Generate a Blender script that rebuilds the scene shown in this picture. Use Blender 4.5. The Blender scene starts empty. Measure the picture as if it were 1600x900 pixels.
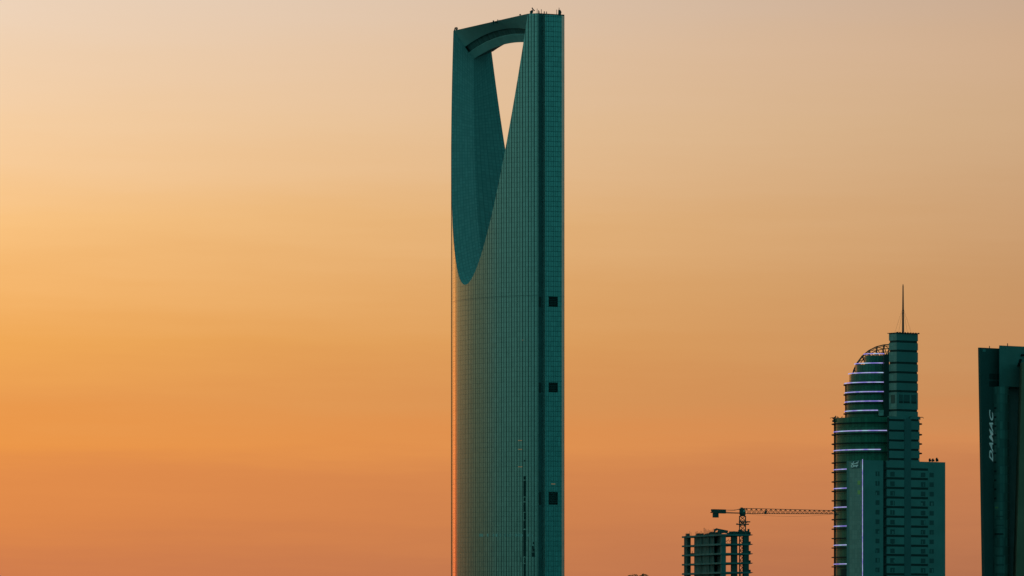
import bpy, math, random
from mathutils import Vector

random.seed(7)
sc = bpy.context.scene
col = sc.collection
R_ = math.radians

# ------------------------------------------------------------------ camera
F = 8450.0          # focal length in pixels of the 1600 px wide photograph
HOR = 1000.0        # pixel row of the horizon (below the frame)
HC = 12.2           # camera height, metres
cam = bpy.data.cameras.new('camera')
cam.sensor_width = 36.0
cam.lens = 36.0 * F / 1600.0
cam.shift_y = (HOR - 450.0) / 1600.0
cam.clip_start = 1.0
cam.clip_end = 200000.0
cam_o = bpy.data.objects.new('camera', cam)
col.objects.link(cam_o)
cam_o.location = (0, 0, HC)
cam_o.rotation_euler = (R_(90), 0, 0)
sc.camera = cam_o

# ------------------------------------------------------------------ world: dusk sky
def lin(c):
    out = []
    for v in c:
        v = v / 255.0
        out.append(v / 12.92 if v <= 0.04045 else ((v + 0.055) / 1.055) ** 2.4)
    return out

SUN_AZ = -24.0      # degrees left of the view direction
SUN_EL = 1.5
world = bpy.data.worlds.new('World')
sc.world = world
world.use_nodes = True
nt = world.node_tree
for n in list(nt.nodes):
    nt.nodes.remove(n)
N = nt.nodes.new
L = nt.links.new
def wmath(op, a, b=None, c=None):
    n = N('ShaderNodeMath'); n.operation = op
    for i, v in enumerate((a, b, c)):
        if v is None: continue
        if isinstance(v, (int, float)): n.inputs[i].default_value = v
        else: L(v, n.inputs[i])
    return n.outputs[0]
tc = N('ShaderNodeTexCoord')
sx = N('ShaderNodeSeparateXYZ'); L(tc.outputs['Generated'], sx.inputs[0])
az = wmath('MULTIPLY', wmath('ARCTAN2', sx.outputs[0], sx.outputs[1]), 180 / math.pi)
el = wmath('MULTIPLY', wmath('ARCSINE', sx.outputs[2]), 180 / math.pi)
elc = wmath('MAXIMUM', el, 0.0)
# long thin dust bands: noise stretched along the horizon
cb = N('ShaderNodeCombineXYZ')
L(wmath('MULTIPLY', az, 0.16), cb.inputs[0]); L(wmath('MULTIPLY', wmath('ADD', el, wmath('MULTIPLY', az, 0.012)), 1.9), cb.inputs[1])
nz = N('ShaderNodeTexNoise'); nz.inputs['Scale'].default_value = 1.0; nz.inputs['Detail'].default_value = 5; nz.inputs['Roughness'].default_value = 0.62
L(cb.outputs[0], nz.inputs['Vector'])
nzc = wmath('SUBTRACT', nz.outputs['Fac'], 0.5)
lowfac = N('ShaderNodeMapRange'); lowfac.inputs[1].default_value = 7.0; lowfac.inputs[2].default_value = 1.5
lowfac.inputs[3].default_value = 0.45; lowfac.inputs[4].default_value = 1.0
L(elc, lowfac.inputs[0])
band = wmath('MULTIPLY', nzc, lowfac.outputs[0])
elw = wmath('MAXIMUM', wmath('ADD', elc, wmath('MULTIPLY', band, 0.85)), 0.0)
tpos = wmath('DIVIDE', elw, wmath('ADD', elw, 10.0))
def e2t(e): return e / (e + 10.0)
def y2e(y): return math.degrees(math.atan((HOR - y) / F))
def ramp(keys, gain=1.0):
    """keys: (elevation in degrees, sRGB colour)"""
    n = N('ShaderNodeValToRGB')
    cr = n.color_ramp
    keys = sorted(keys)
    while len(cr.elements) < len(keys): cr.elements.new(0.5)
    for e_, (e, c) in zip(cr.elements, keys):
        e_.position = e2t(e)
        l = lin(c)
        e_.color = (l[0] * gain, l[1] * gain, l[2] * gain, 1)
    L(tpos, n.inputs[0])
    return n.outputs[0]
HIGH = [(12, (150, 140, 120)), (20, (70, 118, 112)), (45, (26, 112, 112)), (90, (20, 114, 116))]
def Y(rows): return [(y2e(y), c) for y, c in rows]
leftc = ramp(Y([(990, (194, 114, 78)), (895, (212, 128, 78)), (815, (224, 138, 75)), (740, (228, 143, 76)), (690, (236, 152, 74)), (620, (234, 157, 82)),
                (540, (239, 169, 88)), (450, (243, 181, 108)), (350, (247, 195, 130)), (200, (243, 206, 163)), (0, (234, 211, 188))]) + HIGH)
rightc = ramp(Y([(990, (164, 105, 78)), (895, (182, 116, 81)), (800, (195, 125, 83)), (740, (200, 129, 83)), (690, (212, 140, 87)), (620, (201, 141, 91)),
                 (450, (200, 151, 104)), (350, (203, 159, 116)), (200, (207, 171, 134)), (80, (207, 173, 142)), (0, (200, 171, 147))]) + HIGH)
glow = ramp(Y([(990, (252, 78, 20)), (895, (252, 90, 24)), (740, (252, 112, 30)), (600, (244, 132, 44)), (450, (226, 154, 74)),
               (300, (215, 165, 95)), (100, (160, 140, 105))]) + [(9, (112, 116, 96)), (13, (66, 92, 86)), (24, (24, 90, 90)), (90, (16, 94, 96))], 1.9)
brown = ramp(Y([(990, (150, 118, 80)), (895, (176, 138, 92)), (600, (190, 160, 108)), (450, (236, 200, 130)), (300, (190, 178, 132)), (60, (128, 152, 132))]) +
             [(13, (70, 130, 122)), (24, (40, 112, 110)), (90, (20, 114, 116))])
olive = ramp([(0, (92, 148, 128)), (3, (106, 172, 156)), (6, (116, 192, 178)), (13, (104, 186, 176)), (30, (70, 150, 146)), (90, (20, 114, 116))])
teal = ramp([(0, (14, 110, 110)), (2, (26, 134, 132)), (6, (66, 174, 170)), (15, (44, 164, 162)), (40, (26, 134, 134)), (90, (20, 114, 116))])
grey = ramp([(0, (138, 118, 96)), (6, (140, 146, 130)), (13, (70, 124, 118)), (30, (24, 106, 106)), (90, (20, 114, 116))])
warm = ramp([(0, (126, 128, 92)), (2, (150, 154, 112)), (4, (160, 172, 132)), (6, (150, 180, 152)), (13, (116, 176, 164)), (30, (60, 140, 136)), (90, (20, 114, 116))])
tealr = ramp([(0, (10, 92, 94)), (2, (22, 116, 116)), (6, (60, 160, 157)), (15, (26, 136, 136)), (40, (20, 118, 118)), (90, (20, 114, 116))])
def wmix(a, b, x0, x1):
    mr = N('ShaderNodeMapRange'); mr.inputs[1].default_value = x0; mr.inputs[2].default_value = x1
    mr.interpolation_type = 'SMOOTHSTEP' if abs(x1 - x0) > 11.5 or x1 < -20 else 'LINEAR'
    L(az, mr.inputs[0])
    m = N('ShaderNodeMix'); m.data_type = 'RGBA'
    L(mr.outputs[0], m.inputs[0]); L(a, m.inputs[6]); L(b, m.inputs[7])
    return m.outputs[2]
c = teal
c = wmix(c, olive, -160, -108)
c = wmix(c, warm, -104, -74)
c = wmix(c, brown, -76, -48)
c = wmix(c, glow, -35, -29)
c = wmix(c, leftc, -22.5, -17)
c = wmix(c, rightc, -5.4, 5.4)
c = wmix(c, grey, 12, 45)
c = wmix(c, tealr, 50, 100)
c = wmix(c, teal, 135, 175)
# slow brightness drift of the dust bands
bm = N('ShaderNodeMix'); bm.data_type = 'RGBA'; bm.blend_type = 'MULTIPLY'; bm.inputs[0].default_value = 1.0
L(c, bm.inputs[6])
gcomb = N('ShaderNodeCombineColor')
bv = wmath('ADD', 1.0, wmath('MULTIPLY', band, 0.07))
for i in range(3): L(bv, gcomb.inputs[i])
L(gcomb.outputs[0], bm.inputs[7])
bg = N('ShaderNodeBackground'); L(bm.outputs[2], bg.inputs[0]); bg.inputs[1].default_value = 0.97
sky = N('ShaderNodeTexSky'); sky.sky_type = 'NISHITA'; sky.sun_disc = False
sky.sun_elevation = R_(SUN_EL); sky.sun_rotation = R_(SUN_AZ); sky.dust_density = 4.0; sky.air_density = 1.5
bg2 = N('ShaderNodeBackground'); L(sky.outputs[0], bg2.inputs[0]); bg2.inputs[1].default_value = 0.015
ad = N('ShaderNodeAddShader'); L(bg.outputs[0], ad.inputs[0]); L(bg2.outputs[0], ad.inputs[1])
wo = N('ShaderNodeOutputWorld'); L(ad.outputs[0], wo.inputs[0])

# ------------------------------------------------------------------ sun (low, behind the towers to the left)
sl = bpy.data.lights.new('sun', 'SUN'); sl.energy = 0.01; sl.angle = R_(6); sl.color = (1.0, 0.42, 0.14)
so = bpy.data.objects.new('sun', sl); col.objects.link(so)
sd = Vector((math.sin(R_(SUN_AZ)) * math.cos(R_(SUN_EL)), math.cos(R_(SUN_AZ)) * math.cos(R_(SUN_EL)), math.sin(R_(SUN_EL))))
so.rotation_euler = sd.to_track_quat('Z', 'Y').to_euler()
so.location = sd * 3000

sc.view_settings.view_transform = 'Standard'
sc.view_settings.look = 'None'
sc.view_settings.exposure = 0.0
sc.view_settings.gamma = 1.0
sc.view_settings.use_curve_mapping = False
sc.cycles.use_denoising = True
sc.cycles.max_bounces = 5

# ------------------------------------------------------------------ geometry helpers
def W(px, py, y):
    """world point seen at photo pixel (px, py) and lying at distance y"""
    return Vector(((px - 800.0) * y / F, y, HC + (HOR - py) * y / F))
def zat(py, y): return HC + (HOR - py) * y / F
def along(px, o, d):
    """distance k along the plan direction d from o at which the photo column px is met"""
    r = (px - 800.0) / F
    return (r * o[1] - o[0]) / (d[0] - r * d[1])

class MB:
    def __init__(s): s.v = []; s.f = []; s.uv = {}; s.smooth = False
    def vert(s, p): s.v.append(Vector(p)); return len(s.v) - 1
    def face(s, pts, uv=None):
        idx = [s.vert(p) for p in pts]
        s.f.append(idx)
        if uv: s.uv[len(s.f) - 1] = uv
    def iface(s, idx, uv=None):
        s.f.append(list(idx))
        if uv: s.uv[len(s.f) - 1] = uv
    def hexa(s, p):
        """p: 4 bottom + 4 top corners, same winding; faces get uv in metres"""
        i = [s.vert(q) for q in p]
        for q in ((0, 3, 2, 1), (4, 5, 6, 7)):
            s.iface([i[k] for k in q], [(p[k][0], p[k][1]) for k in q])
        acc = 0
        for k in range(4):
            a, b = k, (k + 1) % 4
            w = (Vector(p[b]) - Vector(p[a])).length
            s.iface((i[a], i[b], i[b + 4], i[a + 4]), [(acc, p[a][2]), (acc + w, p[b][2]), (acc + w, p[b + 4][2]), (acc, p[a + 4][2])])
            acc += w
    def prism(s, pl, z0, z1):
        """pl: plan polygon (counter-clockwise), walls with uv in metres"""
        n = len(pl)
        b = [s.vert((p[0], p[1], z0)) for p in pl]; t = [s.vert((p[0], p[1], z1)) for p in pl]
        acc = 0
        for k in range(n):
            j = (k + 1) % n
            w = math.hypot(pl[j][0] - pl[k][0], pl[j][1] - pl[k][1])
            s.iface((b[k], b[j], t[j], t[k]), [(acc, z0), (acc + w, z0), (acc + w, z1), (acc, z1)])
            acc += w
        s.iface(t, [(p[0], p[1]) for p in pl]); s.iface(b[::-1], [(p[0], p[1]) for p in pl[::-1]])
    def fbox(s, fr, a0, a1, b0, b1, z0, z1):
        """box in a plan frame fr = (origin, u, v): a along u, b along v"""
        o, u, v = fr
        P = [(o[0] + u[0] * a + v[0] * b, o[1] + u[1] * a + v[1] * b) for a, b in ((a0, b0), (a1, b0), (a1, b1), (a0, b1))]
        s.hexa([(x, y, z0) for x, y in P] + [(x, y, z1) for x, y in P])
    def box(s, x0, x1, y0, y1, z0, z1): s.fbox(((0, 0), (1, 0), (0, 1)), x0, x1, y0, y1, z0, z1)
    def bar(s, p, q, w, w2=None):
        p, q = Vector(p), Vector(q); d = (q - p)
        if d.length < 1e-6: return
        d.normalize()
        a = d.cross(Vector((0, 0, 1)) if abs(d.z) < 0.9 else Vector((1, 0, 0))).normalized(); b = d.cross(a)
        w2 = w if w2 is None else w2
        s.hexa([p + a * (i * w / 2) + b * (j * w / 2) for i, j in ((-1, -1), (-1, 1), (1, 1), (1, -1))] +
               [q + a * (i * w2 / 2) + b * (j * w2 / 2) for i, j in ((-1, -1), (-1, 1), (1, 1), (1, -1))])
    def ring(s, c, r0, r1, a0, a1, z0, z1, n=48):
        """curved bar: plan annulus r0..r1 round c, angles a0..a1 (degrees)"""
        prev = None
        P = []
        for k in range(n + 1):
            a = R_(a0 + (a1 - a0) * k / n)
            e = (math.cos(a), math.sin(a))
            P.append([s.vert((c[0] + r * e[0], c[1] + r * e[1], z)) for r, z in ((r0, z0), (r1, z0), (r1, z1), (r0, z1))])
        for k in range(n):
            for j in range(4):
                s.iface((P[k][j], P[k + 1][j], P[k + 1][(j + 1) % 4], P[k][(j + 1) % 4]))
        s.iface(P[0]); s.iface(P[-1][::-1])
    def tube(s, p, q, r0, r1, n=10):
        p, q = Vector(p), Vector(q); d = (q - p).normalized()
        a = d.cross(Vector((0, 0, 1)) if abs(d.z) < 0.9 else Vector((1, 0, 0))).normalized(); b = d.cross(a)
        A = [s.vert(p + (a * math.cos(t) + b * math.sin(t)) * r0) for t in [2 * math.pi * k / n for k in range(n)]]
        B = [s.vert(q + (a * math.cos(t) + b * math.sin(t)) * r1) for t in [2 * math.pi * k / n for k in range(n)]]
        for k in range(n): s.iface((A[k], A[(k + 1) % n], B[(k + 1) % n], B[k]))
        s.iface(A[::-1]); s.iface(B)
    def build(s, name, mat, parent=None, fix=True):
        off = Vector((0, 0, 0)); p = parent
        while p is not None: off += p.location; p = p.parent
        me = bpy.data.meshes.new(name)
        me.from_pydata([tuple(v - off) for v in s.v], [], s.f)
        if s.uv:
            ul = me.uv_layers.new(name='UVMap')
            for fi, poly in enumerate(me.polygons):
                u = s.uv.get(fi)
                if u:
                    for li, q in zip(poly.loop_indices, u): ul.data[li].uv = q
        if fix:
            import bmesh
            bm = bmesh.new(); bm.from_mesh(me); bmesh.ops.recalc_face_normals(bm, faces=bm.faces); bm.to_mesh(me); bm.free()
        if s.smooth:
            for p_ in me.polygons: p_.use_smooth = True
        me.materials.append(mat)
        o = bpy.data.objects.new(name, me); col.objects.link(o)
        o.parent = parent
        return o

def thing(name, label, cat, loc, group=None):
    o = bpy.data.objects.new(name, None); col.objects.link(o)
    o.location = loc; o.empty_display_size = 5
    o['label'] = label; o['category'] = cat
    if group: o['group'] = group
    return o

# ------------------------------------------------------------------ materials
def mat(name, base, rough=0.6, ior=1.45, metallic=0.0, noise=0.0, nscale=0.3, emit=None, estr=0.0, spec=None):
    m = bpy.data.materials.new(name); m.use_nodes = True
    t = m.node_tree; b = t.nodes['Principled BSDF']
    b.inputs['Base Color'].default_value = (*base, 1); b.inputs['Roughness'].default_value = rough
    b.inputs['IOR'].default_value = ior; b.inputs['Metallic'].default_value = metallic
    if spec is not None: b.inputs['Specular IOR Level'].default_value = spec
    if noise:
        tcn = t.nodes.new('ShaderNodeTexCoord')
        nn = t.nodes.new('ShaderNodeTexNoise'); nn.inputs['Scale'].default_value = nscale; nn.inputs['Detail'].default_value = 6
        t.links.new(tcn.outputs['Object'], nn.inputs['Vector'])
        cr = t.nodes.new('ShaderNodeValToRGB')
        cr.color_ramp.elements[0].position = 0.3; cr.color_ramp.elements[1].position = 0.7
        cr.color_ramp.elements[0].color = (*[x * (1 - noise) for x in base], 1); cr.color_ramp.elements[1].color = (*[x * (1 + noise) for x in base], 1)
        t.links.new(nn.outputs['Fac'], cr.inputs[0]); t.links.new(cr.outputs[0], b.inputs['Base Color'])
    if emit:
        b.inputs['Emission Color'].default_value = (*emit, 1); b.inputs['Emission Strength'].default_value = estr
    return m

def curtain(name, base, frame, uw, vh, lu, lv, rough=0.1, ior=1.6, tilt=0.006, major=None, var=0.25, skew=0.0, metallic=0.0, hs=0.7, lrough=0.6):
    """glass curtain wall: a grid of panes uw x vh metres with frame lines, each pane a little out of true"""
    m = bpy.data.materials.new(name); m.use_nodes = True
    t = m.node_tree; b = t.nodes['Principled BSDF']; n = t.nodes.new; l = t.links.new
    def mt(op, a, c=None):
        q = n('ShaderNodeMath'); q.operation = op
        for i, v in enumerate((a, c)):
            if v is None: continue
            if isinstance(v, (int, float)): q.inputs[i].default_value = v
            else: l(v, q.inputs[i])
        return q.outputs[0]
    uv = n('ShaderNodeUVMap'); s = n('ShaderNodeSeparateXYZ'); l(uv.outputs[0], s.inputs[0])
    v0 = s.outputs[1]
    if skew: v0 = mt('ADD', v0, mt('MULTIPLY', s.outputs[0], skew))
    u = mt('DIVIDE', s.outputs[0], uw); v = mt('DIVIDE', v0, vh)
    fu = mt('FRACT', u); fv = mt('FRACT', v)
    lines = mt('MAXIMUM', mt('LESS_THAN', fu, lu / uw), mt('MULTIPLY', mt('LESS_THAN', fv, lv / vh), hs))
    # every second upright is heavier
    fu2 = mt('FRACT', mt('DIVIDE', u, 2.0))
    lines = mt('MULTIPLY', lines, mt('ADD', 0.7, mt('MULTIPLY', mt('LESS_THAN', fu2, 0.5), 0.3)))
    if major:
        lines = mt('MAXIMUM', lines, mt('MULTIPLY', mt('LESS_THAN', mt('FRACT', mt('DIVIDE', v0, major)), lv / major), 0.6))
    cid = n('ShaderNodeCombineXYZ'); l(mt('FLOOR', u), cid.inputs[0]); l(mt('FLOOR', v), cid.inputs[1])
    wn = n('ShaderNodeTexWhiteNoise'); wn.noise_dimensions = '3D'; l(cid.outputs[0], wn.inputs['Vector'])
    # pane tint variation
    mx = n('ShaderNodeMix'); mx.data_type = 'RGBA'
    mx.inputs[6].default_value = (*[x * (1 - var) for x in base], 1); mx.inputs[7].default_value = (*[x * (1 + var) for x in base], 1)
    l(wn.outputs['Value'], mx.inputs[0])
    m2 = n('ShaderNodeMix'); m2.data_type = 'RGBA'; m2.inputs[7].default_value = (*frame, 1)
    l(lines, m2.inputs[0]); l(mx.outputs[2], m2.inputs[6]); l(m2.outputs[2], b.inputs['Base Color'])
    b.inputs['IOR'].default_value = ior
    b.inputs['Metallic'].default_value = metallic
    ro = n('ShaderNodeMapRange'); ro.inputs[3].default_value = rough; ro.inputs[4].default_value = lrough
    l(lines, ro.inputs[0]); l(ro.outputs[0], b.inputs['Roughness'])
    sp = n('ShaderNodeMapRange'); sp.inputs[3].default_value = 0.5; sp.inputs[4].default_value = 0.05
    l(lines, sp.inputs[0]); l(sp.outputs[0], b.inputs['Specular IOR Level'])
    g = n('ShaderNodeNewGeometry')
    vs = n('ShaderNodeVectorMath'); vs.operation = 'SUBTRACT'; vs.inputs[1].default_value = (0.5, 0.5, 0.5); l(wn.outputs['Color'], vs.inputs[0])
    sc_ = n('ShaderNodeVectorMath'); sc_.operation = 'SCALE'; sc_.inputs['Scale'].default_value = tilt * 2; l(vs.outputs[0], sc_.inputs[0])
    va = n('ShaderNodeVectorMath'); va.operation = 'ADD'; l(g.outputs['Normal'], va.inputs[0]); l(sc_.outputs[0], va.inputs[1])
    vn = n('ShaderNodeVectorMath'); vn.operation = 'NORMALIZE'; l(va.outputs[0], vn.inputs[0]); l(vn.outputs[0], b.inputs['Normal'])
    return m

M = {}
M['facade'] = curtain('tower_glass', (0.30, 0.31, 0.30), (0.075, 0.082, 0.08), 1.5, 2.31, 0.44, 0.3, rough=0.13, ior=1.7, hs=0.38, lrough=0.3, major=171.5, metallic=0.5, var=0.06, tilt=0.0035)
M['end_glass'] = curtain('end_glass', (0.30, 0.37, 0.36), (0.10, 0.13, 0.13), 1.2, 2.31, 0.2, 0.3, rough=0.2, ior=1.5, metallic=0.5, var=0.08)
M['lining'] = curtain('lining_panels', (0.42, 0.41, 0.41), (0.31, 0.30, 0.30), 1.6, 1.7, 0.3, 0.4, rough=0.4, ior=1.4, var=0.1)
M['lining_shaded'] = curtain('shaded_lining_panels', (0.28, 0.32, 0.32), (0.21, 0.24, 0.24), 1.6, 1.7, 0.3, 0.4, rough=0.4, ior=1.4, var=0.1)  # darker copy of the lining, paints shade onto the rear half
M['soffit'] = mat('soffit_panel', (0.37, 0.42, 0.41), 0.5, noise=0.12, nscale=0.15)
M['bandglass'] = curtain('bridge_glass', (0.12, 0.15, 0.15), (0.08, 0.10, 0.10), 1.4, 3.0, 0.25, 0.2, rough=0.12, ior=1.45)
M['recess'] = mat('recess_cladding', (0.16, 0.18, 0.18), 0.5, noise=0.15, nscale=0.2, spec=0.25)
M['louvre'] = mat('louvre', (0.075, 0.085, 0.085), 0.7, spec=0.1)
M['chamfer'] = mat('corner_metal', (0.5, 0.52, 0.52), 0.3, metallic=0.6, noise=0.1)
M['roof'] = mat('roof_membrane', (0.2, 0.2, 0.19), 0.8, noise=0.2)
M['steel'] = mat('dark_steel', (0.05, 0.055, 0.055), 0.6, noise=0.2, nscale=0.8)
M['crane'] = mat('crane_paint', (0.075, 0.08, 0.075), 0.55, noise=0.2, nscale=0.7)
M['dark_reflection'] = mat('dark_reflection_patch', (0.045, 0.055, 0.055), 0.3, ior=1.2, spec=0.1)
M['warm'] = mat('lit_pane', (0.1, 0.08, 0.05), 0.5, emit=(1.0, 0.62, 0.28), estr=0.17)
M['green_lit'] = mat('green_lit_pane', (0.05, 0.1, 0.05), 0.5, emit=(0.25, 0.75, 0.2), estr=0.09)
M['pale_pane_and_reflection'] = mat('pale_pane_and_reflection', (0.55, 0.46, 0.43), 0.35, ior=1.6)
M['concrete'] = mat('raw_concrete', (0.18, 0.19, 0.185), 0.85, noise=0.25, nscale=0.25)
M['infill'] = mat('infill_block', (0.125, 0.135, 0.13), 0.9, noise=0.35, nscale=0.5)
M['concrete_dark'] = mat('shuttered_concrete', (0.10, 0.10, 0.095), 0.9, noise=0.3, nscale=0.4)
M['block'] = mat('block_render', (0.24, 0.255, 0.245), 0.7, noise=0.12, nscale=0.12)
M['core'] = mat('core_cladding', (0.20, 0.215, 0.21), 0.6, noise=0.12, nscale=0.12)
M['pier'] = mat('pier_cladding', (0.13, 0.145, 0.15), 0.6, noise=0.1, nscale=0.12)
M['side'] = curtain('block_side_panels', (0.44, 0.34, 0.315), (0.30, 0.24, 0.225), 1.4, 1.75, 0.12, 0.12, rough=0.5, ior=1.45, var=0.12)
M['bandwin'] = mat('band_window', (0.04, 0.045, 0.045), 0.4, spec=0.15)
M['win'] = mat('window_glass', (0.09, 0.10, 0.10), 0.25, ior=1.45, spec=0.3)
M['drum'] = curtain('drum_glass', (0.065, 0.16, 0.105), (0.04, 0.10, 0.075), 1.3, 3.5, 0.16, 0.2, rough=0.2, ior=1.35, var=0.2)
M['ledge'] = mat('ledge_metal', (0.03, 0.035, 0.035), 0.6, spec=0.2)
M['dome'] = mat('dome_steel', (0.06, 0.065, 0.06), 0.5)
M['slab'] = mat('dark_cladding', (0.085, 0.095, 0.092), 0.6, noise=0.15, nscale=0.1, spec=0.3)
M['slab_light'] = mat('brown_cladding', (0.42, 0.18, 0.12), 0.6, noise=0.15, nscale=0.1, spec=0.3)
M['header'] = mat('header_cladding', (0.19, 0.2, 0.19), 0.6, noise=0.15, nscale=0.1, spec=0.3)
M['bay'] = curtain('bay_glass', (0.16, 0.17, 0.155), (0.10, 0.115, 0.11), 1.1, 3.4, 0.12, 0.35, rough=0.25, ior=1.4)
M['letters'] = mat('pale_letter', (0.8, 0.82, 0.82), 0.4, emit=(0.8, 0.95, 0.95), estr=0.05)  # slight emission added to lift the letters' brightness
M['dark_letters'] = mat('dark_letter', (0.012, 0.014, 0.014), 0.6, spec=0.1)
M['bark'] = mat('bark', (0.10, 0.08, 0.06), 0.9, noise=0.3, nscale=2)
M['leaf'] = mat('leaf', (0.06, 0.09, 0.04), 0.7, noise=0.4, nscale=1.5)
M['ground'] = mat('dry_ground', (0.06, 0.06, 0.055), 0.95, noise=0.25, nscale=0.01)

def led_mat():
    m = mat('led_light', (0.3, 0.3, 0.35), 0.5)
    t = m.node_tree; b = t.nodes['Principled BSDF']
    tcn = t.nodes.new('ShaderNodeTexCoord'); nn = t.nodes.new('ShaderNodeTexNoise'); nn.inputs['Scale'].default_value = 0.35; nn.inputs['Detail'].default_value = 3
    t.links.new(tcn.outputs['Object'], nn.inputs['Vector'])
    cr = t.nodes.new('ShaderNodeValToRGB')
    cr.color_ramp.elements[0].position = 0.38; cr.color_ramp.elements[0].color = (0.30, 0.20, 0.80, 1)
    cr.color_ramp.elements[1].position = 0.66; cr.color_ramp.elements[1].color = (0.50, 0.68, 0.95, 1)
    e = cr.color_ramp.elements.new(0.52); e.color = (0.50, 0.40, 0.90, 1)
    t.links.new(nn.outputs['Fac'], cr.inputs[0]); t.links.new(cr.outputs[0], b.inputs['Emission Color'])
    b.inputs['Emission Strength'].default_value = 0.72
    return m
M['led'] = led_mat()

# ------------------------------------------------------------------ ground
g = MB()
S = 60000
g.face([(-S, -2000, 0), (S, -2000, 0), (S, S, 0), (-S, S, 0)])
go = g.build('ground', M['ground']); go['kind'] = 'structure'

# ================================================================== the tall arched tower
RF = 66.0                      # radius of the curved front
UM = 41.0                      # half of its arc, degrees
UV_ = 36.4                     # half arc taken by the opening at the roof
ZT = 302.0
WE = 6.6                       # half width of the end, front side
WB = 7.0                       # half width of the end, back side
RB = 90.0
be = R_(26.7)
aa = Vector((math.sin(be), -math.cos(be)))     # along the tower, towards the near end
nn_ = Vector((-math.cos(be), -math.sin(be)))   # across the tower, towards the viewer
SE = RF * math.sin(R_(UM))
F0 = Vector((41 * 2500 / F, 2500.0))
CT = F0 - aa * SE - nn_ * WE
def TP(s, t, z): q = CT + aa * s + nn_ * t; return Vector((q.x, q.y, z))
def tf(u): return WE + RF * (math.cos(R_(u)) - math.cos(R_(UM)))
def tb(s): return WB + math.sqrt(RB * RB - s * s) - math.sqrt(RB * RB - SE * SE)
def fp(u, z, off=0.0):
    e = (RF + off)
    return TP(e * math.sin(R_(u)), WE + e * math.cos(R_(u)) - RF * math.cos(R_(UM)), z)
ZB = zat(445, fp(0, 0).y)      # bottom of the opening
def zpar(u): return ZB + (ZT - ZB) * (u / UV_) ** 2

tower = thing('glass_skyscraper', 'tallest tower, teal glass with curved front and tapering opening under its top bridge', 'skyscraper', (CT.x, CT.y, 0))

us = sorted(set([round(-UM + 0.5 * k, 3) for k in range(int(UM * 4) + 1)] + [-UV_, UV_]))
# front facade
mb = MB(); mb.smooth = True
def ztop(u): return ZT if abs(u) >= UV_ - 1e-6 else zpar(u)
bi = [mb.vert(fp(u, 0)) for u in us]; ti = [mb.vert(fp(u, ztop(u))) for u in us]
for k in range(len(us) - 1):
    a, b = us[k], us[k + 1]
    ua, ub = RF * R_(a), RF * R_(b)
    mb.iface((bi[k], bi[k + 1], ti[k + 1], ti[k]), [(ua, 0), (ub, 0), (ub, ztop(b)), (ua, ztop(a))])
facade = mb.build('front_facade', M['facade'], tower)
# dark strip drawn along the outline where the curved front turns out of sight
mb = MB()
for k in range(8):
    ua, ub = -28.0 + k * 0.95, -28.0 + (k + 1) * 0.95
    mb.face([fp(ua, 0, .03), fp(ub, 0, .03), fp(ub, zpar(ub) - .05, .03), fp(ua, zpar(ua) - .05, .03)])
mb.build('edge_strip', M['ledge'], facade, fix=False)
# back facade, same opening
mb = MB(); mb.smooth = True
def bp(u, z): s = RF * math.sin(R_(u)); return TP(s, -tb(s), z)
bi = [mb.vert(bp(u, 0)) for u in us]; ti = [mb.vert(bp(u, ztop(u))) for u in us]
for k in range(len(us) - 1):
    a, b = us[k], us[k + 1]
    mb.iface((bi[k + 1], bi[k], ti[k], ti[k + 1]), [(RF * R_(b), 0), (RF * R_(a), 0), (RF * R_(a), ztop(a)), (RF * R_(b), ztop(b))])
mb.build('back_facade', M['facade'], tower)

# lining of the opening: two ruled bands meeting in a ridge
def dzm(u):
    u = abs(u); K = [(0, 3), (12.7, 5), (20, 3), (27, 0), (32, -4.5), (36.4, -13.5)]
    for (a, x), (b, y) in zip(K, K[1:]):
        if u <= b: return x + (y - x) * (u - a) / (b - a)
    return K[-1][1]
def mp(u):
    s = RF * math.sin(R_(u)); t = 9.4 - 8.2 * (u / UV_) ** 2
    return TP(s * (1 - 0.105 * min(1, abs(u) / 16)), t, zpar(u) + dzm(u))
lu = [-UV_ + 2 * UV_ * k / 120 for k in range(121)]
mb = MB(); mb.smooth = True
arc = [0.0]
for a, b in zip(lu, lu[1:]): arc.append(arc[-1] + (fp(b, zpar(b)) - fp(a, zpar(a))).length)
for p0, p1, w0, lm in ((lambda u: fp(u, zpar(u)), mp, 0, 'lining'), (mp, lambda u: bp(u, zpar(u)), 20, 'lining_shaded')):
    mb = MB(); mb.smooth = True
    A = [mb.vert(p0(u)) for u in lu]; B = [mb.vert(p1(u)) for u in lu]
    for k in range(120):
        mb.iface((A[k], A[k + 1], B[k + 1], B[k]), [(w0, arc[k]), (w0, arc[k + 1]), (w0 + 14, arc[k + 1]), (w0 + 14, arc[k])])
    mb.build('opening_lining', M[lm], tower)

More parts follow.
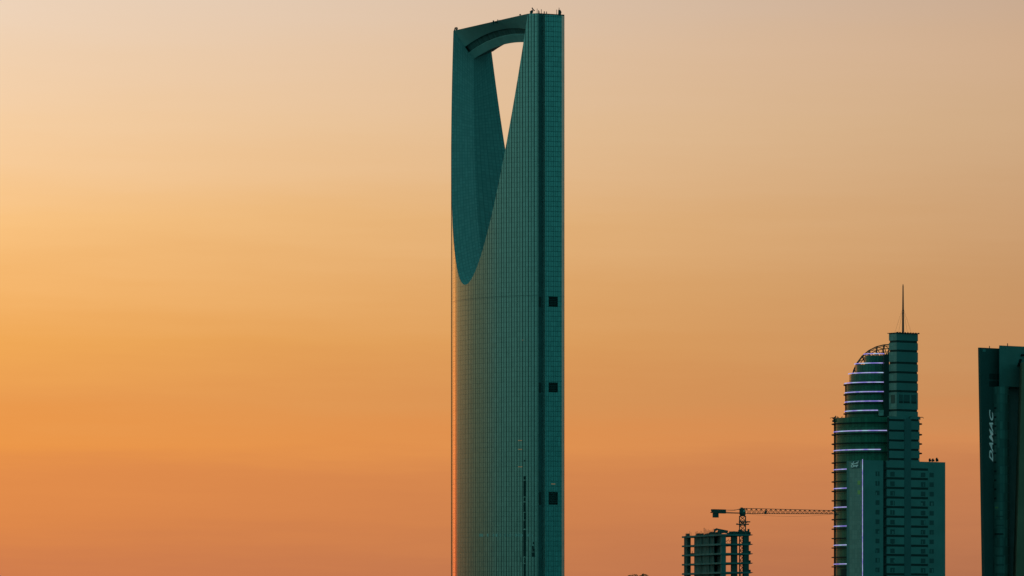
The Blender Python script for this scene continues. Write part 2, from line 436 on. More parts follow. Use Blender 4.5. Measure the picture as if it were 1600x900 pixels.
# bridge across the top
SM = RF * math.sin(R_(UV_)) * (1 - 0.105); ST = RF * math.sin(R_(UV_)); TT = tf(UV_); TBk = tb(ST)
def bc(f, q, push=0.0):
    RI = [(0, 0), (0.57, 4.4), (0.77, 4.0), (1.0, 3.8)]
    for (a, x), (b, y) in zip(RI, RI[1:]):
        if f <= b + 1e-6: rise = x + (y - x) * (f - a) / (b - a); break
    s = (ST + (SM - ST) * f) * q; t = TT + (1.2 - TT) * f; z = ZT - 13.5 * f + rise * (1 - q * q)
    return TP(s, t - push * 0.7, z + push * 0.7)
QN = [-1 + 2 * k / 60 for k in range(61)]
bridge_soffit = MB(); bandg = MB(); low = MB()
def strip(m, fa, fb, pa=0.0, pb=0.0, sub=1):
    for k in range(60):
        q0, q1 = QN[k], QN[k + 1]
        m.face([bc(fa, q0, pa), bc(fa, q1, pa), bc(fb, q1, pb), bc(fb, q0, pb)],
               [(q0 * 39, 0), (q1 * 39, 0), (q1 * 39, 3), (q0 * 39, 3)])
for f0_, f1_ in ((0.0, 0.2), (0.2, 0.4), (0.4, 0.57)): strip(bridge_soffit, f0_, f1_)
strip(bridge_soffit, 0.57, 0.57, 0.0, 0.9)
bro = bridge_soffit.build('bridge_front', M['soffit'], tower, fix=False)
strip(bandg, 0.57, 0.77, 0.9, 0.9)
bandg.build('bridge_window_band', M['bandglass'], bro, fix=False)
strip(low, 0.77, 0.77, 0.9, 0.0); strip(low, 0.77, 1.0)
low.build('bridge_lower_panel', M['soffit'], bro, fix=False)
sof = MB()
for k in range(60):
    q0, q1 = QN[k], QN[k + 1]
    def bk(q): p = bc(1.0, q); s = SM * q; return TP(s, -TBk, p.z + 4.2)
    def bt(q): return TP(ST * q, -TBk, ZT)
    sof.face([bc(1.0, q0), bc(1.0, q1), bk(q1), bk(q0)])
    sof.face([bk(q0), bk(q1), bt(q1), bt(q0)])
sof.build('bridge_underside', M['recess'], tower, fix=False)

# roof
mb = MB()
pl = [fp(u, ZT) for u in us if u <= -UV_] + [fp(u, ZT) for u in us if u >= UV_]
pl += [bp(u, ZT) for u in reversed(us) if u >= UV_] + [bp(u, ZT) for u in reversed(us) if u <= -UV_]
mb.face(pl)
mb.build('roof', M['roof'], tower)

# ends: dark recess with a projecting bay
for sg in (1, -1):
    sr = SE - 0.7
    mb = MB()
    pts = [(SE, WE), (sr, WE - 0.4), (sr, -WB + 0.4), (SE, -WB)]
    for (s0, t0), (s1, t1) in zip(pts, pts[1:]):
        mb.face([TP(sg * s0, t0, 0), TP(sg * s1, t1, 0), TP(sg * s1, t1, ZT), TP(sg * s0, t0, ZT)])
    mb.build('end_recess', M['recess'], tower)
    p, h = 2.6, 4.3; ZE = ZT - 0.8
    holes = []
    if sg > 0:
        for y0, y1 in ((464, 480), (598, 613.5), (769, 789)):
            holes.append((zat(y1, 2503), zat(y0, 2503)))
    hx = 2.55    # opening: from this far left of the bay centre ...
    hx1 = -2.15
    sb = SE + p
    mb = MB()
    zs = sorted([0, ZE] + [z for hh in holes for z in hh])
    ts = [h, hx, hx1, -h]
    lv = MB()
    for z0, z1 in zip(zs, zs[1:]):
        for t0, t1 in zip(ts, ts[1:]):
            if (z0, z1) in holes and t0 == hx:
                d = 1.2
                for A, B in (((sb, t0), (sb - d, t0)), ((sb - d, t0), (sb - d, t1)), ((sb - d, t1), (sb, t1))):
                    lv.face([TP(sg * A[0], A[1], z0), TP(sg * B[0], B[1], z0), TP(sg * B[0], B[1], z1), TP(sg * A[0], A[1], z1)])
                for z in (z0, z1): lv.face([TP(sg * sb, t0, z), TP(sg * (sb - d), t0, z), TP(sg * (sb - d), t1, z), TP(sg * sb, t1, z)])
                for k in range(1, 6):
                    zz = z0 + (z1 - z0) * k / 6
                    lv.face([TP(sg * (sb - .15), t0, zz), TP(sg * (sb - .6), t0, zz + .3), TP(sg * (sb - .6), t1, zz + .3), TP(sg * (sb - .15), t1, zz)])
                continue
            mb.face([TP(sg * sb, t0, z0), TP(sg * sb, t1, z0), TP(sg * sb, t1, z1), TP(sg * sb, t0, z1)], [(t0, z0), (t1, z0), (t1, z1), (t0, z1)])
    # left return, top
    mb.face([TP(sg * sr, h, 0), TP(sg * sb, h, 0), TP(sg * sb, h, ZE), TP(sg * sr, h, ZE)], [(0, 0), (4, 0), (4, ZE), (0, ZE)])
    mb.face([TP(sg * sr, h, ZE), TP(sg * sb, h, ZE), TP(sg * sb, -h, ZE), TP(sg * (sb - 1.5), -h - 1.9, ZE), TP(sg * sr, -h - 1.9, ZE)])
    bayo = mb.build('end_bay', M['end_glass'], tower, fix=False)
    ch = MB()
    ch.face([TP(sg * sb, -h, 0), TP(sg * (sb - 1.5), -h - 1.9, 0), TP(sg * (sb - 1.5), -h - 1.9, ZE), TP(sg * sb, -h, ZE)])
    ch.face([TP(sg * (sb - 1.5), -h - 1.9, 0), TP(sg * sr, -h - 1.9, 0), TP(sg * sr, -h - 1.9, ZE), TP(sg * (sb - 1.5), -h - 1.9, ZE)])
    ch.build('bay_corner', M['chamfer'], bayo)
    if holes:
        # three separate louvred openings
        per = len(lv.f) // 3
        for k in range(3):
            q = MB()
            for fc in lv.f[k * per:(k + 1) * per]: q.face([lv.v[i] for i in fc])
            q.build('louvred_opening', M['louvre'], bayo, fix=False)
            z0, z1 = holes[k] if k < len(holes) else holes[0]
            r = MB()
            r.face([TP(sr + .06, WE - .6, z0), TP(sr + .06, WE - 1.9, z0), TP(sr + .06, WE - 1.9, z1), TP(sr + .06, WE - .6, z1)])
            r.build('recess_louvre', M['louvre'], tower, fix=False)

# things seen on the curved front
def u_at(px):
    lo, hi = -26.0, UM
    for _ in range(50):
        mid = (lo + hi) / 2; p = fp(mid, 0)
        if 800 + p.x / p.y * F < px: lo = mid
        else: hi = mid
    return lo
def patch(name, material, x0, x1, y0, y1, off=0.06):
    m = MB(); m.smooth = False
    u0, u1 = u_at(x0), u_at(x1); n = max(1, int((u1 - u0) / 0.7))
    yy = fp((u0 + u1) / 2, 0).y; z0, z1 = zat(y1, yy), zat(y0, yy)
    for k in range(n):
        a, b = u0 + (u1 - u0) * k / n, u0 + (u1 - u0) * (k + 1) / n
        m.face([fp(a, z0, off), fp(b, z0, off), fp(b, z1, off), fp(a, z1, off)])
    return m.build(name, material, facade, fix=False)
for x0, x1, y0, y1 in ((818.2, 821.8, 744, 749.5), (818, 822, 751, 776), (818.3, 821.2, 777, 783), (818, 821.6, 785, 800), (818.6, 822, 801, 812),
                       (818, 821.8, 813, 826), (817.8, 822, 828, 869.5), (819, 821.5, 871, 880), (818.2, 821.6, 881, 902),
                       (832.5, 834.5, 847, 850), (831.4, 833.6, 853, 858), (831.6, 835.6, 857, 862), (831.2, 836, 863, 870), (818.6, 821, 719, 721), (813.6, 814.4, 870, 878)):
    patch('dark_reflection_patch', M['dark_reflection'], x0, x1, y0, y1)  # dark patches paint in the reflections of neighbouring towers
for x0, x1, y0, y1 in ((809.6, 812, 687.8, 688.9), (813, 815.4, 687.8, 688.9), (810, 812.4, 701.6, 702.7), (813.2, 815.6, 701.6, 702.7), (809.8, 812.2, 728.8, 729.9), (813, 815.8, 728.8, 729.9), (816.4, 817.4, 531, 532)):
    patch('lit_pane', M['warm'], x0, x1, y0, y1)
for x0, x1 in ((749, 755), (761, 763.5), (770, 772), (774, 778), (781, 783), (788, 790), (792.5, 794), (796, 799), (805, 808), (809, 812), (813, 816.5), (823, 826), (827, 829), (831, 833)):
    patch('pale_pane_and_reflection', M['pale_pane_and_reflection'], x0, x1, 834, 838.5, 0.04)  # pale colour paints in a row of lighter reflections
# lit slit on the end bay
m = MB(); z = zat(757, 2503)
m.face([TP(SE + 2.66, 1.2, z), TP(SE + 2.66, -0.9, z), TP(SE + 2.66, -0.9, z + .32), TP(SE + 2.66, 1.2, z + .32)])
m.build('lit_pane', M['warm'], bayo, fix=False)

# roof equipment of the tower (fixed to it)
def roofbit(name, px, py0, py1, y, w=0.3, segs=()):
    m = MB(); p0 = W(px, py0, y); p1 = W(px, py1, y)
    if segs:
        for x0, ya, x1, yb, ww in segs: m.bar(W(x0, ya, y), W(x1, yb, y), ww)
    else: m.bar(p0, p1, w)
    return m.build(name, M['steel'], tower)
yL = fp(-39, 0).y; yR = fp(39, 0).y + 3; yE = 2502
roofbit('maintenance_crane', 0, 0, 0, yR, segs=((829, 22, 832, 16.5, 1.0), (828.5, 17.5, 832, 20.5, 0.9), (830, 22, 830, 17, .8), (831.2, 12, 833, 15, .5), (833, 15, 835.5, 17, .45), (831, 18, 833, 14.5, .35)))
roofbit('maintenance_crane', 0, 0, 0, yE, segs=((873.6, 24, 874, 15.5, 1.0), (874, 16, 876, 19.5, .9), (875, 24, 876, 19, .8), (873.6, 16, 873.5, 12, .25), (872.8, 19.5, 877, 20, .5)))
roofbit('maintenance_crane', 0, 0, 0, yL, segs=((710, 48, 711.5, 43.5, .6), (711, 43.7, 714.8, 43.5, .6), (713.2, 48, 714.5, 43.5, .7), (712, 46, 714, 45.5, .4)))
for px, a, b, w in ((839.3, 22, 13.5, .22), (841.6, 22, 16, .35), (845.8, 23, 14.5, .28), (850.3, 25, 18.5, .3), (854, 25, 18, .35), (869.8, 25, 15, .25), (842.5, 22, 17.5, .3)):
    roofbit('roof_antenna', px, a, b, yE, w)
m = MB(); m.tube(W(849.6, 19.2, yE), W(851.2, 19.2, yE), .45, .45); m.build('roof_dish', M['steel'], tower)
ym = TP(-6, TT, 0).y
for px, a, b, w in ((771, 37, 32, .7), (775.5, 36, 33.2, 1.0), (777.5, 36, 30.5, .35), (779.5, 36, 31, .3)):
    roofbit('roof_vent', px, a, b, ym - 10, w)
roofbit('roof_vent', 0, 0, 0, ym - 20, segs=((811.4, 23.2, 814, 22.6, .5), (812.6, 26, 812.8, 22.8, .3)))

# ================================================================== stepped glass tower with drum
PH = R_(38)
uu = (math.cos(PH), math.sin(PH)); vv = (-math.sin(PH), math.cos(PH))
DX, DY = (1370 - 800) * 2014 / F, 2014.0
high = thing('stepped_tower', 'dark stepped tower with round glass drum, lavender light lines and needle spire', 'office tower', (DX, DY, 0))
pxm = DY / F
def drum_part(name, r, z0, z1, material):
    m = MB(); m.smooth = True
    n = 72
    A = [m.vert((DX + r * math.cos(2 * math.pi * k / n), DY + r * math.sin(2 * math.pi * k / n), z0)) for k in range(n)]
    B = [m.vert((DX + r * math.cos(2 * math.pi * k / n), DY + r * math.sin(2 * math.pi * k / n), z1)) for k in range(n)]
    for k in range(n):
        j = (k + 1) % n; w = 2 * math.pi * r / n
        m.iface((A[k], A[j], B[j], B[k]), [(w * k, z0), (w * (k + 1), z0), (w * (k + 1), z1), (w * k, z1)])
    o = m.build(name, material, high)
    m = MB()
    m.face([(DX + (r - .02) * math.cos(2 * math.pi * k / n), DY + (r - .02) * math.sin(2 * math.pi * k / n), z1 - .05) for k in range(n)])
    m.build('drum_roof', M['roof'], o)
    return o
def zd(py, r=15): return zat(py, DY - r)
RL = 66.5 * pxm
drum = drum_part('glass_drum', RL, 0, zd(651.5), M['drum'])
RU = 49.0 * pxm
upper = drum_part('upper_drum', RU, zd(651.5) - 2, zd(598), M['drum'])
tiers = [(582.5, 1327.0), (567.5, 1336.5), (552.8, 1351.0)]
prev = 598
tier_o = []
for y, lx in tiers:
    tier_o.append(drum_part('stepped_tier', (1370 - lx) * pxm, zd(prev) - .5, zd(y), M['drum'])); prev = y
def arc_led(parent, r, y, xr, xl=None, h=0.33):
    c = max(-1, min(1, (1370 - xr) * pxm / r))
    a1 = 180 + math.degrees(math.acos(c))
    m = MB(); z = zd(y, r)
    m.ring((DX, DY), r - .05, r + .22, 176, a1, z - h / 2, z + h / 2)
    m.build('light_strip', M['led'], parent)
def ledge(parent, r, y, out, th=0.34):
    m = MB(); z = zd(y, 0)
    m.ring((DX, DY), r - .05, r + out, 150, 390, z - th / 2, z + th / 2, 60)
    m.build('ledge', M['ledge'], parent)
for y, xr in ((613, 1378), (627.7, 1376), (642.2, 1368.5)):
    arc_led(upper, RU + .12, y - 1.2, xr)
for y in (601.6, 617, 631.8, 646.8): ledge(upper, RU, y, 0.75)
arc_led(upper, RU + .25, 597, 1380)
for o, (y, lx), xr in zip(tier_o, tiers, (1380.5, 1381, 1380)):
    arc_led(o, (1370 - lx) * pxm + .2, y - .4, min(xr, 1369 + (1370 - lx) * 0.98))
for y, xr in ((673.6, 1386.5), (703.2, 1371.5)): arc_led(drum, RL + .1, y - 1, xr)
for k in range(6): arc_led(drum, RL + .1, 733.2 - 1 + 29.7 * k, 1330)
ly = [662.8, 679.5] + [694 + 14.75 * k for k in range(15)]
for y in ly: ledge(drum, RL, y, 1.0)
# dark upright frame at the drum's left edge
m = MB()
for a in (187.5,):
    e = (math.cos(R_(a)), math.sin(R_(a)))
    m.bar((DX + (RL + .15) * e[0], DY + (RL + .15) * e[1], 0), (DX + (RL + .15) * e[0], DY + (RL + .15) * e[1], zd(652)), 0.5)
m.build('upright_frame', M['ledge'], drum)
m = MB(); e = (math.cos(R_(187)), math.sin(R_(187)))
m.bar((DX + (RU + .12) * e[0], DY + (RU + .12) * e[1], zd(651.5)), (DX + (RU + .12) * e[0], DY + (RU + .12) * e[1], zd(599)), .4)
m.build('upright_frame', M['ledge'], upper)
# darker open bays on the drum
for y0, y1 in ((782, 793), (889, 902)):
    m = MB(); m.ring((DX, DY), RL - .02, RL + .06, 180 + math.degrees(math.acos((1370 - 1312) * pxm / RL)), 180 + math.degrees(math.acos((1370 - 1329) * pxm / RL)), zd(y1), zd(y0), 8)
    m.build('open_bay', M['bandwin'], drum)
# parapet clutter, left
m = MB(); yq = DY - 3
for k in range(22):
    x = random.uniform(1300.5, 1315); y = random.uniform(652, 658)
    m.bar(W(x, y, yq), W(x + random.uniform(-2.5, 2.5), y + random.uniform(-3, 3), yq), random.uniform(.25, .55))
m.bar(W(1297, 653.5, yq), W(1301, 652.2, yq), .2); m.bar(W(1301, 652.2, yq), W(1303, 656, yq), .25)
m.bar(W(1308.6, 656, yq), W(1308.6, 650.4, yq), .2); m.box(W(1300.5, 0, yq).x, W(1316, 0, yq).x, yq - .2, yq + .6, zd(659.5, 3), zd(657.5, 3))
m.bar(W(1303, 658.5, yq), W(1303, 655, yq), .3)
m.build('roof_equipment', M['steel'], drum)
m = MB(); m.bar(W(1435, 652, yq), W(1441.5, 652, yq), .25); m.bar(W(1441.5, 652, yq), W(1443.3, 653.6, yq), .2); m.bar(W(1437.5, 652, yq), W(1437.5, 656, yq), .3)
m.build('davit_arm', M['steel'], drum)
m = MB(); p = W(1373.2, 649.5, 2000); q = W(1380.6, 640.6, 2000); m.box(p.x, q.x, 1999.5, 2003, p.z, q.z); m.build('roof_cabin', M['side'], drum)

# lattice dome behind the tiers
dome = MB()
oc = W(1389, 598, 2016); DR = 58.5 * 2016 / F
def dpt(a, r, yo): return Vector((oc.x - r * math.cos(a), oc.y + yo, oc.z + r * 1.02 * math.sin(a)))
angs = [R_(x) for x in (8, 19, 31, 44, 57, 70, 82, 92)]
for yo, r in ((0, DR), (5.5, DR - 1.2)):
    for a, b in zip(angs, angs[1:]): dome.bar(dpt(a, r, yo), dpt(b, r, yo), .42 if yo == 0 else .3)
    for k, (a, b) in enumerate(zip(angs, angs[1:])):
        ri = r - 5.2
        dome.bar(dpt(a, r, yo), dpt((a + b) / 2 , ri, yo), .26); dome.bar(dpt((a + b) / 2, ri, yo), dpt(b, r, yo), .22)
for yo, r in ((2.7, DR - .4), (8.5, DR - 2.2)):
    for a, b in zip(angs, angs[1:]):
        dome.bar(dpt(a, r, yo), dpt(b, r, yo), .22); dome.bar(dpt(b, r, yo), dpt(a, r - 4.6, yo), .2)
for a in angs: dome.bar(dpt(a, DR, 0), dpt(a, DR - 1.2, 5.5), .24); dome.bar(dpt(a, DR - 1.2, 5.5), dpt(a, DR - 2.2, 8.5), .2)
for a, b in zip(angs, angs[1:]): dome.bar(dpt(a, DR, 0), dpt(b, DR - 1.2, 5.5), .18)
dome.build('lattice_dome', M['dome'], high)

# core shaft
K1 = W(1401.2, 0, 1997); K1 = (K1.x, 1997.0)
WR = along(1434.3, K1, uu); WL = along(1389, K1, vv)
fr1 = (K1, uu, vv)
def zk(py, y=1997): return zat(py, y)
ybands = [533.3, 547.8, 566.6, 581.4, 596.4, 611, 640.8, 657.2]
mb = MB(); edges = [520.6]
for y in ybands: edges += [y - 1.7, y + 1.7]
edges.append(1040)
mb.fbox(fr1, .35, WR - .35, .35, WL - .35, 0, zk(521.5))
win_rows = None
for y0, y1 in zip(edges[0::2], edges[1::2]):
    mb.fbox(fr1, 0, WR, 0, WL, zk(min(y1, 1050)), zk(y0))
core = mb.build('core_shaft', M['core'], high)
for y in ybands:
    m = MB(); m.fbox(fr1, .2, WR - .2, .2, WL - .2, zk(y + 1.69), zk(y - 1.69)); m.build('band_window', M['bandwin'], core)
for y0, y1 in zip(edges[0::2], edges[1::2]):
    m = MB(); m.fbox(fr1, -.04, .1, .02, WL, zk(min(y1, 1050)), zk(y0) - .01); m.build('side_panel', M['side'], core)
def face_box(fr, k0, k1, y0, y1, out, depth, name, material, parent, yref):
    m = MB(); m.fbox(fr, k0, k1, -out, depth, zat(y1, yref), zat(y0, yref)); return m.build(name, material, parent)
for x0, x1 in ((1404.6, 1410.8), (1412, 1421.4), (1424, 1431.6)):
    k0, k1 = along(x0, K1, uu), along(x1, K1, uu)
    w = face_box(fr1, k0, k1, 616.5, 629.8, .05, .2, 'window', M['win'], core, 1999)
    face_box(fr1, k0, k1, 627, 629.8, .12, -.04, 'sill', M['bandwin'], w, 1999)
k0, k1 = along(1392, K1, vv), along(1398.6, K1, vv)
m = MB(); m.fbox(fr1, -.09, .2, k1, k0, zk(630), zk(616.5)); m.build('window', M['win'], core)
# crown ledge with gaps, spire
m = MB(); m.fbox(fr1, -.45, WR + .45, -.45, WL + .45, zk(520.4), zk(519.5))
for t in range(9): m.fbox(fr1, WR * t / 8 - .2, WR * t / 8 + .25, -.5, 0, zk(519.6), zk(518.6))
m.build('crown_ledge', M['ledge'], core)
cx, cy = K1[0] + uu[0] * WR * .36 + vv[0] * WL * .5, K1[1] + uu[1] * WR * .36 + vv[1] * WL * .5
sx_ = (1411 - 800) * cy / F
m = MB(); m.smooth = False
zs_ = [zat(519.6, cy), zat(494, cy), zat(462, cy), zat(447, cy), zat(444, cy)]; rs = [.41, .36, .25, .21, .1]
for k in range(4): m.tube((sx_, cy, zs_[k]), (sx_, cy, zs_[k + 1]), rs[k], rs[k + 1], 12)
m.build('spire', M['steel'], core)
m = MB()
for dx in (-3.1, -1.7, 1.7, 3.1): m.bar((sx_, cy, zat(480, cy)), (sx_ + dx, cy + random.choice((-1, 1)), zat(519.6, cy)), .055)
m.build('guy_wires', M['steel'], core)
# dark box standing in for the shade in the gap between tiers and shaft
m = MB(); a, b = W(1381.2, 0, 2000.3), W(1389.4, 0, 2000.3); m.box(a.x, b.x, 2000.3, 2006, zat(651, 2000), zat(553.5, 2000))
m.build('gap_shade_box', M['bandwin'], high)
# lower front bay of the shaft
K2 = W(1388.2, 0, 1993); K2 = (K2.x, 1993.0); fr2 = (K2, uu, vv)
k13, k23, kR = along(1413, K2, uu), along(1423.4, K2, uu), along(1436.8, K2, uu)
mb = MB(); q0 = (K2[0] + uu[0] * .3 + vv[0] * .7, K2[1] + uu[1] * .3 + vv[1] * .7); q1 = (K2[0] + uu[0] * (kR - .1) + vv[0] * .7, K2[1] + uu[1] * (kR - .1) + vv[1] * .7)
mb.prism([q0, q1, (q1[0], q1[1] + 6), (q0[0], q0[1] + 9)], 0, zat(653.5, 1997))
ys = [650.5, 656.5, 672.9, 688.2, 702.8, 717.4, 1040]
for i, (y0, y1) in enumerate(zip(ys, ys[1:])):
    t0 = y0 + (1.6 if i else 0); t1 = y1 - 1.6
    mb.fbox(fr2, .25, k13, 0, .8, zat(t1, 1995), zat(t0, 1995)); mb.fbox(fr2, k23, kR, 0, .8, zat(t1, 2000), zat(t0, 2000))
bay2 = mb.build('shaft_bay', M['core'], high)
m = MB(); m.fbox(fr2, k13, k23, -.15, .8, 0, zat(654, 1998)); m.build('pier', M['pier'], bay2)
for y in ys[1:-1]:
    for a, b, yr in ((.3, k13 - .05, 1995), (k23 + .05, kR - .1, 2000)):
        m = MB(); m.fbox(fr2, a, b, .45, .69, zat(y + 1.59, yr), zat(y - 1.59, yr)); m.build('band_window', M['bandwin'], bay2)
m = MB(); m.fbox(fr2, -.05, .24, -.1, .7, 0, zat(652, 1993)); m.build('edge_fin', M['ledge'], bay2)

# ---- lower hotel-like block in front: its own building
K3 = W(1348, 0, 1980); K3 = (K3.x, 1980.0); fr3 = (K3, uu, vv)
blk = thing('hotel_block', 'flat topped dark block with rows of small windows in front of the stepped tower', 'building', (K3[0], K3[1], 0))
kx = lambda px: along(px, K3, uu)
KR = kx(1477); KL = along(1327.2, K3, vv)
ZB3 = zat(718.8, 1980)
def yk(k): return 1980 + uu[1] * k
mb = MB()
mb.fbox(fr3, .05, KR - .1, 1.2, 8.9, 0, ZB3 - .1)
mb.fbox(fr3, .02, kx(1380), 0, 1.3, 0, ZB3)
mb.fbox(fr3, kx(1450.3), KR, 0, 9, 0, ZB3)
rows = [732.5 + 14.98 * k for k in range(13)]
zrow = [zat(y, yk(kx(1400))) for y in rows]
hb = 1.8 * 1990 / F
tops = [ZB3] + [z - hb for z in zrow]; bots = [z + hb for z in zrow] + [0]
for zt_, zb_ in zip(tops, bots):
    mb.fbox(fr3, kx(1386), kx(1413.2), .05, 1.25, zb_, zt_)
    mb.fbox(fr3, kx(1423.2), kx(1450.3), .05, 1.25, zb_, zt_)
bw = mb.build('wall', M['block'], blk)
m = MB(); m.fbox(fr3, kx(1413.2), kx(1423.2), -.1, 1.3, 0, ZB3 - .02); m.build('pier', M['pier'], blk)
m = MB(); m.fbox(fr3, kx(1380.02), kx(1385.95), .75, 1.25, 0, ZB3 - .05); m.build('recessed_joint', M['bandwin'], blk)
for z in zrow:
    for a, b in ((1380.5, 1413.1), (1423.3, 1450.2)):
        m = MB(); m.fbox(fr3, kx(a), kx(b), .1, .7 if a > 1400 else .7, z - hb + .02, z + hb - .02); m.build('band_window', M['bandwin'], blk)
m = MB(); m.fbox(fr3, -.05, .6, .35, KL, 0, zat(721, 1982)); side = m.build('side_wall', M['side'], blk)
m = MB(); m.fbox(fr3, -.17, -.02, -.09, .08, 0, zat(717.6, 1980)); m.build('light_strip', M['led'], blk)
wz = 3.6 * 1990 / F
rw = random.Random(3)
for i in range(1, 13):
    zc = zat(rows[i] - 6.6, yk(kx(1400)))
    for a, b in ((1368, 1374.2), (1391.2, 1398), (1439, 1446), (1452.3, 1459)):
        m = MB(); m.fbox(fr3, kx(a), kx(b), -.03 if a < 1380 or a > 1450 else .0, .3, zc - wz, zc + wz)
        w = m.build('window', M['win'], blk)
        if rw.random() < .55:
            f = rw.uniform(.1, .7)
            m = MB(); ka = kx(a) + (kx(b) - kx(a)) * f; m.fbox(fr3, ka, ka + rw.choice((.25, .35, .7)), -.06, -.031 if (a < 1380 or a > 1450) else -.01, zc - wz * .9, zc + wz * rw.uniform(.1, .9))
            m.build('curtain', M['block'] if rw.random() < .75 else M['pale_pane_and_reflection'], w)
    kv0, kv1 = along(1344.6, K3, vv), along(1340.2, K3, vv)
    zc = zat(rows[i] + 7, 1984)
    m = MB(); m.fbox(fr3, -.1, .1, kv0, kv1, zc - .75, zc + .75)
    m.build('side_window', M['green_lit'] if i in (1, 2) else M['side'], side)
# flood lamps on the roof edge
for px, hgt in ((1453.5, 3.2), (1458.3, 3.0), (1464.4, 4.3)):
    m = MB(); yq = yk(kx(px)) + .6; b = W(px, 721.2, yq); t = W(px - .6, 721.2 - hgt, yq)
    m.tube(b, t, .55, .5, 8); m.tube(t, t + Vector((-.25, 0, .35)), .5, .2, 8)
    m.build('roof_lamp', M['ledge'], blk)
# sign: brush-like lettering on the side wall (two rows)
def vpt(px, py): k = along(px, K3, vv); return Vector((K3[0] + vv[0] * k - uu[0] * .22, K3[1] + vv[1] * k - uu[1] * .22, zat(py, K3[1] + vv[1] * k)))
m = MB(); kv = (along(1344, K3, vv), along(1331, K3, vv)); m.fbox(fr3, -.12, -.052, kv[0], kv[1], zat(732, 1983), zat(720.5, 1983))
sgn = m.build('sign_board', M['pier'], blk)
strokes = [[(1332.2, 723.4), (1331.6, 724.6), (1332.3, 725.3), (1333.4, 724.8), (1334.3, 722)], [(1334.3, 722), (1334.9, 721.2)],
           [(1333.6, 724.6), (1335.4, 724.6), (1337, 724.5), (1338.4, 724.2), (1338.8, 722.9), (1339.6, 724), (1340.2, 722.8), (1340.9, 723.9), (1341.4, 722), (1341.6, 719.9)],
           [(1334.8, 727.4), (1333.6, 726), (1331.9, 726.6), (1330.9, 728.2), (1331.6, 729.7), (1333.4, 729.9), (1334.4, 728.6), (1334, 726.6)],
           [(1334.6, 729.4), (1335.3, 727.6), (1335.9, 729), (1336.6, 727.2), (1337.4, 727.6), (1338.4, 728.9), (1339.4, 729.6), (1339.8, 727.8), (1341.4, 726.9), (1340.3, 726.5), (1338.8, 727.6)]]
m = MB()
for st in strokes:
    for a, b in zip(st, st[1:]): m.bar(vpt(*a), vpt(*b), .24)
m.build('sign_lettering', M['letters'], sgn)

# ================================================================== slab tower at the right edge
A = W(1531, 543, 2050); slabT = thing('slab_tower', 'dark slab tower cut by the right edge of the picture with vertical pale lettering', 'office tower', (A.x + 6, 2056, 0))
u4 = (math.cos(R_(40)), math.sin(R_(40))); v4 = (-math.sin(R_(40)), math.cos(R_(40)))
Af = (A.x, 2050.0)
kB = along(1566, Af, u4); zt4 = A.z
pb = W(1542.3, 0, 2050)
mb = MB()
def P4(o, k, d): return (o[0] + u4[0] * k + v4[0] * d, o[1] + u4[1] * k + v4[1] * d)
kb0 = along(1542.3, Af, u4) ; 
lo = [P4(Af, kb0, 0), P4(Af, kB, 0), P4(Af, kB, 5), P4(Af, kb0, 2)]
hi = [P4(Af, 0, 0), P4(Af, kB, 0), P4(Af, kB, 5), P4(Af, 0, 1)]
mb.hexa([(x, y, 0) for x, y in lo] + [(x, y, zt4) for x, y in hi])
ls = mb.build('left_slab', M['slab'], slabT)
fr4 = (Af, u4, v4)
# convex glazed bay
m = MB(); m.smooth = True
c4 = W(1562.5, 0, 2058); rw4 = 13.6 * 2058 / F
n = 40
def bayp(k, z): a = math.pi + math.pi * k / n; return (c4.x + rw4 * math.cos(a), 2057 + 4.2 * math.sin(a), z)
z1 = zat(604, 2054)
I = [(m.vert(bayp(k, 0)), m.vert(bayp(k, z1))) for k in range(n + 1)]
for k in range(n): m.iface((I[k][0], I[k + 1][0], I[k + 1][1], I[k][1]), [(k * .25, 0), (k * .25 + .25, 0), (k * .25 + .25, z1), (k * .25, z1)])
bay4 = m.build('curved_bay', M['bay'], slabT)
def baybox(name, material, x0, x1, y0, y1, out=.1, parent=None):
    m = MB(); n_ = 6
    P = []
    for k in range(n_ + 1):
        px = x0 + (x1 - x0) * k / n_; X = (px - 800) * 2054 / F; cs = max(-1, min(1, (X - c4.x) / rw4)); Yp = 2057 - 4.2 * math.sqrt(1 - cs * cs) - out
        P.append([m.vert((X, Yp, zat(y1, 2054))), m.vert((X, Yp, zat(y0, 2054))), m.vert((X, Yp + out + .4, zat(y0, 2054))), m.vert((X, Yp + out + .4, zat(y1, 2054)))])
    for k in range(n_):
        for j in range(4): m.iface((P[k][j], P[k + 1][j], P[k + 1][(j + 1) % 4], P[k][(j + 1) % 4]))
    m.iface(P[0]); m.iface(P[-1])
    return m.build(name, material, parent or bay4)
for k in range(11): baybox('balcony_notch', M['bandwin'], 1553.3, 1556.6, 636.3 + 14.1 * k, 639.2 + 14.1 * k)
baybox('lit_pane', M['green_lit'], 1555, 1556.6, 792.5, 794); baybox('lit_pane', M['green_lit'], 1557.4, 1559, 792.5, 793.8)
baybox('dark_slot', M['bandwin'], 1554, 1567.4, 833, 836)
for y in (806, 820, 853.5, 868, 882, 896): baybox('floor_line', M['slab'], 1556, 1568, y, y + 1.8)
